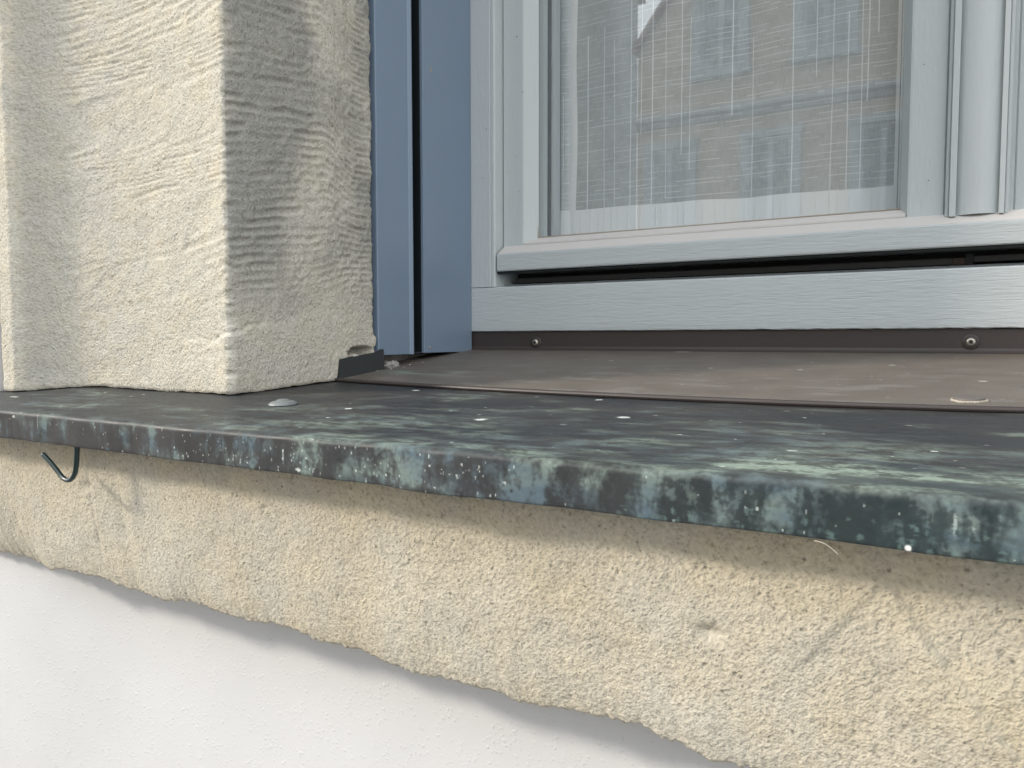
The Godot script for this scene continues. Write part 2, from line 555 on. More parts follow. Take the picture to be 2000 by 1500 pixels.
# ---------------------------------------------------------------- materials
func materials() -> void:
	make_lut()
	var grain := tile(1, 1024, 0.045, 5, 0.62)
	var sand := sand_tile()
	var crack := crack_tile()
	var nub := nub_tile()
	var fine := tile(2, 512, 0.09, 3, 0.6)
	var wood := tile(3, 512, 0.03, 5, 0.65)
	M.stone = mat(Color(1, 1, 1), 0.95)
	M.stone.vertex_color_use_as_albedo = true
	M.stone.metallic_specular = 0.25
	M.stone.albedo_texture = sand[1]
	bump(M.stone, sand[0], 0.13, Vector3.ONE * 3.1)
	M.plaster = mat(Color(0.60, 0.602, 0.607), 0.9)
	M.plaster.metallic_specular = 0.25
	bump(M.plaster, nub, 0.042, Vector3.ONE * 3.4)
	M.paint_h = mat(Color(0.515, 0.557, 0.568), 0.5)
	bump(M.paint_h, crack, 0.07, Vector3(2.2, 16, 16))
	M.paint_v = mat(Color(0.515, 0.557, 0.568), 0.5)
	bump(M.paint_v, wood, 0.035, Vector3(16, 2.2, 16))
	M.paint_dusty = mat(Color(0.60, 0.575, 0.555), 0.75)
	bump(M.paint_dusty, wood, 0.03, Vector3(2.2, 16, 16))
	M.blue = mat(Color(0.185, 0.248, 0.332), 0.36)
	bump(M.blue, fine, 0.004, Vector3.ONE * 9.0)
	M.black = mat(Color(0.008, 0.009, 0.01), 0.6)
	M.rubber = mat(Color(0.012, 0.016, 0.018), 0.45)
	M.bronze = mat(Color(0.030, 0.030, 0.030), 0.5)
	M.brown_hardware = mat(Color(0.06, 0.035, 0.025), 0.6)
	var ct := copper_textures()
	M.copper = StandardMaterial3D.new()
	M.copper.albedo_texture = ct[0]
	M.copper.roughness_texture = ct[1]
	M.copper.roughness = 1.0
	M.copper.metallic = 0.0
	M.copper.metallic_specular = 0.36
	M.copper.heightmap_enabled = true
	M.copper.heightmap_texture = ct[1]
	M.copper.heightmap_scale = 0.02
	M.flash = StandardMaterial3D.new()
	M.flash.albedo_texture = flashing_texture()
	M.flash.roughness = 0.5
	M.flash.albedo_color = Color(0.87, 0.855, 0.84)
	M.flash.metallic_specular = 0.4
	M.brown = mat(Color(0.046, 0.037, 0.035), 0.5)
	bump(M.brown, fine, 0.01, Vector3.ONE * 8.0)
	M.dark_sheet = mat(Color(0.034, 0.038, 0.040), 0.5)
	bump(M.dark_sheet, grain, 0.03, Vector3.ONE * 6.0)
	M.steel = mat(Color(0.42, 0.39, 0.35), 0.34, 0.85)
	bump(M.steel, fine, 0.02, Vector3.ONE * 20.0)
	M.zinc = mat(Color(0.20, 0.215, 0.215), 0.5, 0.2)
	bump(M.zinc, fine, 0.02, Vector3.ONE * 14.0)
	M.plug = mat(Color(0.13, 0.115, 0.105), 0.6)
	M.putty = mat(Color(0.40, 0.36, 0.30), 0.9)
	bump(M.putty, grain, 0.1, Vector3.ONE * 10.0)
	M.wire = mat(Color(0.010, 0.026, 0.026), 0.35)
	M.wire_end = mat(Color(0.20, 0.22, 0.20), 0.5, 0.3)
	M.spacer = mat(Color(0.50, 0.56, 0.57), 0.5, 0.1)
	M.glass = StandardMaterial3D.new()
	M.glass.albedo_color = Color(1, 1, 1, 0.02)
	M.glass.roughness = 0.01
	M.glass.transparency = BaseMaterial3D.TRANSPARENCY_ALPHA
	var white := Image.create(4, 4, false, Image.FORMAT_RGB8)
	white.fill(Color.WHITE)
	M.coated = StandardMaterial3D.new()       # the thin metal coating of insulating glass: a weak mirror
	M.coated.albedo_texture = ImageTexture.create_from_image(white)
	M.coated.albedo_color = Color(0.95, 0.98, 1.0, 0.044)
	M.coated.metallic = 1.0
	M.coated.roughness = 0.02
	M.coated.transparency = BaseMaterial3D.TRANSPARENCY_ALPHA
	M.curtain = StandardMaterial3D.new()
	M.curtain.albedo_texture = curtain_texture()
	M.curtain.transparency = BaseMaterial3D.TRANSPARENCY_ALPHA
	M.curtain.roughness = 0.9
	M.curtain.cull_mode = BaseMaterial3D.CULL_DISABLED
	M.curtain.backlight_enabled = true
	M.curtain.backlight = Color(0.35, 0.35, 0.35)
	M.hem = mat(Color(0.90, 0.94, 0.94), 0.9)
	M.hem.transparency = BaseMaterial3D.TRANSPARENCY_ALPHA
	M.hem.albedo_color.a = 0.97
	M.hem.albedo_texture = M.coated.albedo_texture
	M.hem.cull_mode = BaseMaterial3D.CULL_DISABLED
	M.room = mat(Color(0.42, 0.41, 0.39), 0.9)
	M.room_floor = mat(Color(0.16, 0.11, 0.07), 0.6)
	M.ochre = mat(Color(0.36, 0.30, 0.225), 0.9)
	bump(M.ochre, grain, 0.3, Vector3.ONE * 0.8)
	M.grey_render = mat(Color(0.34, 0.36, 0.37), 0.9)
	bump(M.grey_render, grain, 0.3, Vector3.ONE * 0.8)
	M.surround = mat(Color(0.30, 0.335, 0.37), 0.8)
	M.cornice = mat(Color(0.30, 0.305, 0.31), 0.8)
	M.white_paint = mat(Color(0.30, 0.34, 0.38), 0.5)
	M.house_glass = mat(Color(0.12, 0.15, 0.18), 0.08)
	M.roof = mat(Color(0.20, 0.09, 0.06), 0.85)
	bump(M.roof, grain, 1.0, Vector3.ONE * 1.5)
	M.asphalt = mat(Color(0.055, 0.055, 0.057), 0.9)
	bump(M.asphalt, grain, 0.4, Vector3.ONE * 1.2)
	M.paving = mat(Color(0.26, 0.25, 0.24), 0.9)
	bump(M.paving, grain, 0.3, Vector3.ONE * 1.0)
	M.granite = mat(Color(0.30, 0.30, 0.30), 0.85)
	M.ground = mat(Color(0.16, 0.16, 0.13), 0.95)
	M.mortar = mat(Color(0.36, 0.34, 0.33), 0.95)
	bump(M.mortar, grain, 0.2, Vector3.ONE * 9.0)
	M.sealant = mat(Color(0.36, 0.31, 0.25), 0.8)
	M.speck = mat(Color(0.05, 0.05, 0.05), 0.9)
	M.straw = mat(Color(0.42, 0.38, 0.30), 0.8)

# ---------------------------------------------------------------- the stone
var n_lump := noise(101, 14.0, 3)
var n_grain := noise(102, 400.0, 2, 0.6)
var n_mid := noise(103, 90.0, 3, 0.55)
var n_warp := noise(104, 9.0, 2)
var n_mask := noise(105, 11.0, 2)
var n_tone := noise(106, 22.0, 4)
var n_blotch := noise(107, 7.0, 3)
var n_pit := noise(108, 380.0, 2)

func stone_color(p: Vector3, grime_shade: float, warm: float) -> Color:
	var t := n_tone.get_noise_3dv(p)
	var g := n_grain.get_noise_3dv(p * 0.8)
	var c := Color(0.575, 0.548, 0.476).lerp(Color(0.53, 0.470, 0.355), clampf(warm + t * 0.5, 0.0, 1.0))
	c = c.lerp(Color(0.29, 0.288, 0.268), clampf(grime_shade, 0.0, 1.0))  # grey for grime and for shade painted into the stone
	var m := 1.0 + t * 0.10 + g * 0.22
	var pit := n_pit.get_noise_3dv(p * 1.3)
	if pit > 0.66: m *= 0.72
	return Color(c.r * m, c.g * m, c.b * m)

func tooled(phase: float, along: float, length: float) -> float:
	# chisel strikes: grooves side by side, each broken into strokes of uneven length and depth
	var row := floorf(phase)
	var f := phase - row
	var u := along / (length * (0.7 + 0.6 * hash01(row, 3.0))) + hash01(row, 7.0) * 9.0
	var cell := floorf(u)
	var g := u - cell
	var deep := 0.4 + 0.6 * hash01(row, cell)
	if hash01(cell, row + 31.0) < 0.14: deep *= 0.2
	var ends := ss(0.0, 0.12, g) * (1.0 - ss(0.80, 1.0, g))
	var cut := ss(0.0, 0.38, f) * (1.0 - ss(0.62, 1.0, f) * 0.9) if f < 0.62 else 1.0 - ss(0.62, 1.0, f)
	return cut * deep * ends

func hash01(a: float, b: float) -> float:
	var q := sin(a * 127.1 + b * 311.7) * 43758.5453
	return q - floorf(q)

func jamb_outline() -> PackedVector2Array:
	var raw := PackedVector2Array([
		Vector2(-0.850, 0.425), Vector2(-0.847, 0.443), Vector2(-0.8435, 0.4465), Vector2(-0.822, 0.4465), Vector2(-0.8165, 0.442), Vector2(-0.8145, 0.437), Vector2(-0.811, 0.4325),
		Vector2(-0.803, 0.4265), Vector2(-0.790, 0.4195), Vector2(-0.770, 0.4110), Vector2(-0.740, 0.4015), Vector2(-0.718, 0.3962), Vector2(-0.680, 0.3905), Vector2(-0.636, 0.3880),
		Vector2(-0.600, 0.388), Vector2(-0.571, 0.3915), Vector2(-0.567, 0.3885), Vector2(-0.567, 0.3), Vector2(-0.567, 0.2005), Vector2(-0.5692, 0.1965), Vector2(-0.606, 0.1945)])
	var out := PackedVector2Array()
	var step := 0.0014
	for i in raw.size() - 1:
		var n := maxi(int(raw[i].distance_to(raw[i + 1]) / step), 1)
		for k in n:
			out.append(raw[i].lerp(raw[i + 1], float(k) / n))
	out.append(raw[raw.size() - 1])
	for pass_ in 3:          # soften
		var was := out.duplicate()
		for i in range(1, out.size() - 1):
			out[i] = (was[i - 1] + was[i] * 2.0 + was[i + 1]) * 0.25
	return out

func stone_jamb() -> void:
	var t := thing("stone_jamb", "tooled beige sandstone window jamb with a raised rib, standing on the copper sill", "window jamb", Vector3(-0.7, -0.05, 0.32))
	var O := jamb_outline()
	var nu := O.size()
	var rows := PackedFloat32Array()      # 0 at the foot, heights above it
	var y := 0.0
	while y < 0.52:
		rows.append(y); y += 0.0013
	while y < TOP + 0.3:
		rows.append(y); y += 0.02
	var nv := rows.size()
	var P := PackedVector3Array(); P.resize(nu * nv)
	var C := PackedColorArray(); C.resize(nu * nv)
	for i in nu:
		var tg := (O[mini(i + 1, nu - 1)] - O[maxi(i - 1, 0)]).normalized()
		var nrm := Vector3(-tg.y, 0, tg.x)
		var x := O[i].x
		var z := O[i].y
		var reveal := ss(-0.5695, -0.5675, x) * ss(0.193, 0.2, z)
		var face := 1.0 - reveal
		var foot := sill_y(x, z) + 0.0006
		var behind := 1.0 - ss(0.2535, 0.2575, z)
		if reveal > 0.5 or z < 0.25: foot = lerpf(foot, -0.0235, behind)
		foot += 0.0012 * n_mid.get_noise_2d(x * 0.4, z * 0.4) + 0.0006
		for j in nv:
			var yy := foot + rows[j]
			var p := Vector3(x, yy, z)
			var lump := n_lump.get_noise_3dv(p)
			var mid := n_mid.get_noise_3dv(p)
			var gr := n_grain.get_noise_3dv(p)
			var wp := n_warp.get_noise_3dv(p)
			var mk := n_mask.get_noise_3dv(p)
			var low := 1.0 - ss(0.02, 0.08, yy)
			var pit := 0.0
			var h := lump * 0.0016 + mid * 0.0004 + gr * 0.00028
			if face > 0.01:
				var amp := 0.0010 * (0.25 + 0.75 * ss(-0.35, 0.35, mk + 0.35 * ss(-0.66, -0.59, x) + 0.3 * ss(0.12, 0.3, yy))) * ss(-0.80, -0.76, x) * (1.0 - 0.8 * low)
				h -= face * amp * tooled((yy - (0.16 + 0.10 * n_mask.get_noise_2d(yy * 0.6, 77.0)) * x) / 0.0088 + wp * 0.5 + lump * 0.25 + mid * 0.10, x, 0.075)
			if reveal > 0.01:
				var edge := 1.0 - ss(0.225, 0.275, z)
				var amp2 := 0.0022 * (0.40 + 0.60 * ss(-0.2, 0.3, mk + 0.5 * edge)) * (1.0 - 0.85 * low) * (0.35 + 0.65 * ss(0.2, 0.216, z))
				h -= reveal * amp2 * tooled((yy + lerpf(0.16, 0.03, edge) * z) / lerpf(0.0085, 0.0064, edge) + wp * 0.5 + lump * 0.35 + mid * 0.10, z, lerpf(0.055, 0.030, edge))
				h += reveal * mid * 0.0017 * ss(-0.1, 0.4, -mk) * (1.0 - ss(0.3, 0.36, z)) * (1.0 - low)
				# broken hole above the metal tab, and a deep dent beside it
				var hole := exp(-pow((z - 0.218) / 0.022, 2) - pow((yy + 0.0135 + mid * 0.003) / 0.0055, 2))
				h -= 0.016 * ss(0.30, 0.8, hole + 0.35 * mid)
				pit = ss(0.3, 0.8, hole + 0.35 * mid)
				h -= 0.0022 * exp(-pow((z - 0.25) / 0.012, 2) - pow((yy - 0.13) / 0.03, 2))
				h -= 0.002 * exp(-pow((z - 0.285) / 0.035, 2) - pow((yy - 0.035) / 0.02, 2))
			# ragged rear edge
			var rear := 1.0 - ss(0.198, 0.212, z)
			h += rear * (n_mid.get_noise_2d(yy * 0.9, 3.0) * 0.0010 + n_grain.get_noise_2d(yy * 0.5, 3.0) * 0.0006 + n_lump.get_noise_2d(yy * 1.2, 9.0) * 0.0014)
			# the repaired foot stands a little proud, below a crack that runs over the corner
			var dx := sqrt(pow(x + 0.567, 2) + pow(maxf(z - 0.39, 0.0) + minf(z - 0.36, 0.0) * 0.0, 2)) if reveal < 0.5 else absf(z - 0.39)
			var crack := 0.004 + 0.010 * ss(0.0, 0.03, dx) * (1.0 if reveal > 0.5 else -0.6) + n_mid.get_noise_2d(x * 0.6 + z * 0.6, 5.0) * 0.0028
			var near := (1.0 - ss(0.045, 0.10, dx))
			h += (0.0009 * near + 0.0026 * exp(-dx / 0.009)) * (1.0 - ss(crack - 0.003, crack + 0.002, yy))
			if absf(yy - crack) < 0.0022 and dx < 0.075: h -= 0.0014 * (1.0 - ss(0.008, 0.05, dx)) * ss(-0.3, 0.3, n_mid.get_noise_3d(x, 1.0, z) + 0.2)
			# chips along the arris
			h -= 0.0024 * exp(-pow(dx / 0.005, 2)) * ss(0.05, 0.45, n_mid.get_noise_2d(yy * 0.5, 40.0) + 0.3 * n_lump.get_noise_2d(yy * 2.0, 41.0))
			var chip := exp(-pow(dx / 0.008, 2) - pow((yy - 0.018) / 0.0065, 2))
			h -= 0.003 * chip
			# the foot curls in to the metal
			h -= 0.0016 * exp(-rows[j] / 0.0013)
			var q := p + nrm * h
			P[j * nu + i] = q
			var grime_shade := 0.0
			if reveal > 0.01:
				grime_shade = reveal * 0.80 * ss(-0.45, 0.45, n_blotch.get_noise_3dv(p) + 0.5 * ss(0.25, 0.37, z)) * ss(-0.01, 0.10, yy)  # grime patches mixed with painted shade, stronger towards the front corner
			grime_shade += 0.36 * face * (1.0 - ss(-0.81, -0.765, x)) * ss(-0.818, -0.812, x)  # shade of the rib, painted into the hollow beside it
			grime_shade += 0.8 * pit  # shade inside the broken hole, put into the colour
			var c := stone_color(p, grime_shade, 0.12 + 0.25 * face * ss(0.0, 0.4, mid))
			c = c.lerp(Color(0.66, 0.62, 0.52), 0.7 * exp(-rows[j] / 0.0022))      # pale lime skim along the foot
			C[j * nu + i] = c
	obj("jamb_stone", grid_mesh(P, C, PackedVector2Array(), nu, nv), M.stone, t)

const UNDER := [[-0.96, -0.2050], [-0.80, -0.2055], [-0.735, -0.2048], [-0.700, -0.2035], [-0.668, -0.2005], [-0.62, -0.1985], [-0.575, -0.2010], [-0.533, -0.2028], [-0.505, -0.1985], [-0.45, -0.2005], [-0.40, -0.1985], [-0.36, -0.2010], [-0.33, -0.2005], [-0.291, -0.2050], [-0.25, -0.2030], [-0.2077, -0.2040], [-0.17, -0.2005], [-0.141, -0.2000], [-0.12, -0.2040], [-0.101, -0.2060], [-0.05, -0.2050], [0.0, -0.2080], [0.05, -0.2040], [0.12, -0.2060], [0.30, -0.2050]]

func underside(x: float) -> float:
	for k in UNDER.size() - 1:
		if x <= UNDER[k + 1][0]:
			var f: float = (x - UNDER[k][0]) / (UNDER[k + 1][0] - UNDER[k][0])
			return lerpf(UNDER[k][1], UNDER[k + 1][1], smoothstep(0.0, 1.0, f))
	return -0.205

func seg_dist(p: Vector2, a: Vector2, b: Vector2) -> Vector2:
	# (distance from the segment, signed side)
	var ab := b - a
	var t := clampf((p - a).dot(ab) / ab.length_squared(), 0.0, 1.0)
	var d := p - (a + ab * t)
	return Vector2(d.length(), signf(ab.cross(d)))

func stone_sill() -> void:
	var t := thing("stone_sill_block", "rough beige sandstone sill block with broken lower edge beneath the copper sheet", "stone sill", Vector3(-0.35, -0.2, 0.47))
	var nu := 830
	var vs := PackedFloat32Array()     # 0..1 the face, 1..2 the broken underside going back to the wall
	for k in 88: vs.append(k / 87.0)
	for k in 24: vs.append(1.0 + (k + 1) / 24.0)
	var nv := vs.size()
	var P := PackedVector3Array(); P.resize(nu * nv)
	var C := PackedColorArray(); C.resize(nu * nv)
	for i in nu:
		var x := lerpf(-0.97, 0.27, float(i) / (nu - 1))
		var yb := underside(x) + n_mid.get_noise_2d(x * 0.7, 20.0) * 0.0020 - absf(n_mid.get_noise_2d(x * 1.9, 33.0)) * 0.0014 + n_grain.get_noise_2d(x * 0.5, 20.0) * 0.0013 + 0.0006
		var thin := 1.0 - ss(-0.75, -0.685, x)         # at the left the block fades into the wall
		for j in nv:
			var v := vs[nv - 1 - j]
			var ytop := -0.062
			var f := clampf(v, 0.0, 1.0)
			var yy := lerpf(ytop, yb, f)
			var z := 0.5045 - 0.016 * pow(f, 1.6) - 0.0025 * pow(f, 14.0) - thin * 0.012 * pow(f, 3.0)
			if v > 1.0:
				var g := v - 1.0
				z = lerpf(z, 0.436, g)
				yy = yb - 0.0006 * sin(g * PI) + 0.006 * g
			var p := Vector3(x, yy, z)
			var lump := n_lump.get_noise_3dv(p)
			var mid := n_mid.get_noise_3dv(p * 0.75)
			var gr := n_grain.get_noise_3dv(p * 0.8)
			var mk := n_mask.get_noise_3dv(p)
			var rough := 0.45 + 0.55 * ss(-0.25, 0.3, mk + 0.5 * (f - 0.4) + 0.2 * ss(-0.5, -0.2, x))
			var h := lump * 0.0014 * (1.0 - 0.6 * ss(0.8, 1.0, f)) + mid * 0.00045 * rough + gr * 0.00034 * rough
			# conchoidal scar with two creases at the right
			var q := Vector2(x, yy)
			var a := seg_dist(q, Vector2(-0.030, -0.104), Vector2(-0.055, -0.137))
			h += (0.0007 - 0.0014 * ss(-0.0035, 0.0035, a.x * a.y + 0.001 * mid)) * exp(-a.x / 0.014)
			h -= 0.0004 * exp(-a.x / 0.0013) * ss(-0.1, 0.35, mid)
			var b := seg_dist(q, Vector2(-0.022, -0.108), Vector2(0.014, -0.158))
			h += (0.0014 - 0.0028 * ss(-0.003, 0.003, b.x * b.y + 0.001 * mid)) * exp(-b.x / 0.011)
			h -= 0.0009 * exp(-b.x / 0.0014) * ss(-0.2, 0.3, mid)
			# seam and vertical tooling at the left
			h -= 0.0014 * exp(-absf(x + 0.603 + 0.002 * n_mid.get_noise_2d(yy * 0.5, 2.0)) / 0.0012) * ss(-0.19, -0.16, yy)
			h -= 0.0010 * exp(-pow((x + 0.565) / 0.006, 2)) * (1.0 - ss(-0.12, -0.10, yy) * 0.5)
			for dn in [[-0.607, -0.118, 0.006, 0.0028], [-0.484, -0.1035, 0.004, 0.003], [-0.1018, -0.1385, 0.006, 0.0035], [-0.40, -0.112, 0.003, 0.002], [-0.27, -0.12, 0.003, 0.002]]:
				h -= dn[3] * exp(-(pow(x - dn[0], 2) + pow((yy - dn[1]) * 1.7, 2)) / pow(dn[2], 2))
			var out := Vector3(0, 0, 1) if v <= 1.0 else Vector3(0, -0.8, 0.6).lerp(Vector3(0, -1, 0), v - 1.0)
			if v > 0.97 and v <= 1.0: out = Vector3(0, 0, 1).lerp(Vector3(0, -0.8, 0.6), (v - 0.97) * 33.0)
			P[j * nu + i] = p + out * h * (1.0 - ss(1.6, 2.0, v) * 0.8)
			var warm := 0.55 + 0.5 * n_blotch.get_noise_3dv(p) + 0.3 * (1.0 - ss(-0.15, -0.10, yy) ) * 0.0 + 0.25 * ss(-0.13, -0.10, yy)
			C[j * nu + i] = stone_color(p, 0.10 * ss(-0.1, 0.4, n_tone.get_noise_3dv(p * 0.6)) , warm)
	obj("rough_stone", grid_mesh(P, C, PackedVector2Array(), nu, nv), M.stone, t)

# ---------------------------------------------------------------- metal sill
func copper_profile() -> Array:
	# [arc, z, y - plane] of the sheet from back to front, over the fold and round the hem
	var out := []
	var n := 34
	for k in n + 1:
		out.append([(FOLD - 0.0025) * k / n, 0.15 + (FOLD - 0.0025) * k / n])
	return out

func copper_sill() -> void:
	var t := thing("copper_sill", "weathered copper window sill with blue green patina and a turned down front edge", "window sill", Vector3(-0.35, -0.05, 0.34))
	var nw := noise(301, 6.0, 3)
	var nu := 260
	var top_P := PackedVector3Array(); var top_UV := PackedVector2Array()
	var zf := 0.15 + FOLD
	var zs := PackedFloat32Array()
	for k in 40: zs.append(lerpf(0.15, zf - 0.003, k / 39.0))
	var fr := []                                   # the fold and the front: arc, dz, dy from the arris
	for k in 7:
		var an := PI / 2 * k / 6.0
		fr.append([FOLD - 0.003 + 0.0047 * k / 6.0, -0.003 + 0.003 * sin(an), -0.003 + 0.003 * cos(an)])
	for k in 12: fr.append([FOLD + 0.0017 + 0.0195 * (k + 1) / 12.0, 0.0, -0.003 - 0.0185 * (k + 1) / 12.0])
	for k in 5:
		var an2 := PI * (k + 1) / 5.0
		fr.append([FOLD + 0.0212 + 0.001 * k, -0.0012 + 0.0012 * cos(an2), -0.0215 - 0.0012 * sin(an2)])
	fr.append([FOLD + 0.027, -0.0028, -0.017])
	var front_P := PackedVector3Array(); var front_UV := PackedVector2Array()
	for k in zs.size():
		var z := zs[zs.size() - 1 - k]
		for i in nu:
			var x := lerpf(CX0, CX1 - 0.002, float(i) / (nu - 1))
			top_P.append(copper_point(nw, x, z, 0.0, 0.0))
			top_UV.append(Vector2((x - CX0) / (CX1 - CX0), (z - 0.15) / CS))
	for k in fr.size():
		var f: Array = fr[fr.size() - 1 - k]
		for i in nu:
			var x := lerpf(CX0, CX1 - 0.002, float(i) / (nu - 1))
			front_P.append(copper_point(nw, x, zf, f[1], f[2]))
			front_UV.append(Vector2((x - CX0) / (CX1 - CX0), minf(f[0] / CS, 0.999)))
	obj("top_sheet", grid_mesh(top_P, PackedColorArray(), top_UV, nu, zs.size()), M.copper, t)
	obj("front_edge", grid_mesh(front_P, PackedColorArray(), front_UV, nu, fr.size()), M.copper, t)
	var up := Vector3(0, 1, -SILL_B).normalized()
	var at := Vector3(-0.4706, SILL_A + SILL_B * 0.419 + 0.0002, 0.419)
	var cap := obj("rivet_cap", lathe(PackedVector2Array([Vector2(0.0001, 0.0042), Vector2(0.003, 0.0041), Vector2(0.0045, 0.0038), Vector2(0.0052, 0.0030), Vector2(0.0085, 0.0024), Vector2(0.0108, 0.0013), Vector2(0.0112, 0.0)]), at, up, 40), M.zinc, t)
	cap.set_meta("label", "grey domed rivet cap on the copper sheet")

func copper_point(nw: FastNoiseLite, x: float, z: float, dz: float, dy: float) -> Vector3:
	var y := sill_y(x, z + dz)
	var k := ss(0.3, 0.53, z + dz)
	y += nw.get_noise_2d(x, (z + dz) * 0.6) * 0.0011 * k
	var low := clampf(-dy / 0.02, 0.0, 1.0)
	var out := nw.get_noise_2d(x * 1.7, 7.0) * 0.0022 * k + nw.get_noise_2d(x * 3.0, 9.0) * 0.0016 * low
	# the small bruise in the lower edge
	out += 0.002 * exp(-pow((x + 0.245) / 0.02, 2)) * low
	var sag := 0.0012 * exp(-pow((x + 0.235) / 0.03, 2)) * low
	return Vector3(x, y + dy - sag, z + dz + out)

func flash_point(x: float, s: float, lift := 0.0) -> Vector3:
	# s 0 at the fold by the frame, 1 at the front bead
	var zf := 0.296 - (0.040 * pow((x + 0.13) / 0.437, 2) if x < -0.13 else 0.012 * pow((x + 0.13) / 0.17, 2))
	zf = maxf(zf, 0.25)
	var z := zf * s
	var yf := SILL_A + SILL_B * zf + 0.0024
	var y := lerpf(-0.0150, yf, s)
	return Vector3(x, y + lift, z + 0.002)

func flashing() -> void:
	var t := thing("brown_flashing", "brown metal flashing strip with rolled front lip between the window frame and copper sill", "flashing", Vector3(-0.2, -0.03, 0.15))
	var nu := 180
	var x0 := -0.6
	var x1 := FX1 - 0.01
	var P := PackedVector3Array(); var UV := PackedVector2Array()
	var nv := 22
	for j in nv:
		var s := 1.0 - j / (nv - 1.0)
		for i in nu:
			var x := lerpf(x0, x1, float(i) / (nu - 1))
			if s > 0.62: x = lerpf(maxf(x0, -0.5655), x1, float(i) / (nu - 1))
			P.append(flash_point(x, s))
			UV.append(Vector2((x - FX0) / (FX1 - FX0), s * 0.29 / FS))
	obj("sheet", grid_mesh(P, PackedColorArray(), UV, nu, nv), M.flash, t)
	# rolled bead at the front
	var path := PackedVector3Array()
	for i in 121:
		var x := lerpf(-0.5665, x1, i / 120.0)
		path.append(flash_point(x, 1.0) + Vector3(0, -0.0006, 0.0008))
	obj("front_lip", tube(path, 0.0022, 12), M.brown, t)
	# upstand under the frame, with a rounded fold
	var prof := PackedVector2Array([Vector2(0.0022, -0.0148), Vector2(-0.0008, -0.0140), Vector2(-0.0026, -0.0122), Vector2(-0.0034, -0.0100), Vector2(-0.0036, 0.0085), Vector2(-0.0052, 0.0085), Vector2(-0.0052, -0.0162), Vector2(0.0022, -0.0162)])
	obj("upstand", prism(prof, "x", -0.585, x1), M.brown, t)
	# dark tab folded up against the stone
	var st := begin()
	var tab := PackedVector2Array()
	var bottom := [[0.2565, -0.0435], [0.184, -0.0352]]
	var tops := [[0.1845, -0.0118], [0.1905, -0.0120], [0.199, -0.0152], [0.213, -0.0166], [0.222, -0.0178], [0.232, -0.0192], [0.236, -0.0187], [0.246, -0.0205], [0.2545, -0.0216]]
	for b in bottom: tab.append(Vector2(b[0], b[1]))
	for q in tops: tab.append(Vector2(q[0], q[1]))
	add_prism(st, tab, "x", -0.5662, -0.5648)
	obj("side_tab", done(st), M.dark_sheet, t)
	for sc in [[-0.4745, -0.0052, 0.010], [-0.0005, -0.0040, 0.0]]:
		screw(t, Vector3(sc[0], sc[1], -0.0036))
	# round cover plug sunk in putty
	var base := flash_point(-0.0005, 0.905)
	var nrm := (flash_point(-0.0005, 0.8) - base).cross(flash_point(0.05, 0.905) - base).normalized()
	if nrm.y < 0.0: nrm = -nrm
	obj("cover_plug", lathe(PackedVector2Array([Vector2(0.0001, 0.0026), Vector2(0.0085, 0.0025), Vector2(0.0093, 0.0021), Vector2(0.0094, 0.0012), Vector2(0.0093, 0.0)]), base, nrm, 36), M.plug, t)
	var ring := PackedVector3Array()
	var a := nrm.cross(Vector3(1, 0, 0)).normalized()
	var b2 := nrm.cross(a)
	for i in 41:
		var w := TAU * i / 40.0
		var r := 0.0099 + 0.0004 * sin(w * 3.0) + 0.0003 * sin(w * 7.0 + 1.0)
		ring.append(base + (a * cos(w) + b2 * sin(w)) * r + nrm * 0.0003)
	obj("putty_ring", tube(ring, 0.0010, 8), M.putty, t)

func screw(t: Node3D, at: Vector3) -> void:
	var o := Vector3(0, 0, 1)
	var w := obj("washer", lathe(PackedVector2Array([Vector2(0.0001, 0.0014), Vector2(0.0058, 0.0013), Vector2(0.0072, 0.0009), Vector2(0.0075, 0.0)]), at, o, 32), M.brown, t)
	var head := obj("screw_head", lathe(PackedVector2Array([Vector2(0.0012, 0.0034), Vector2(0.0013, 0.0043), Vector2(0.0024, 0.0042), Vector2(0.0036, 0.0036), Vector2(0.0043, 0.0026), Vector2(0.0046, 0.0012), Vector2(0.0046, 0.0)]), at, o, 32), M.steel, w)
	# star shaped drive recess
	var star := PackedVector2Array()
	for k in 24:
		var an := TAU * k / 24.0
		star.append(Vector2(at.x, at.y) + Vector2(cos(an), sin(an)) * (0.00165 + 0.00045 * cos(an * 6.0)))
	obj("drive_recess", prism(star, "z", at.z + 0.0030, at.z + 0.00445), M.black, w)
	head.set_meta("label", "round steel screw head with a star drive")

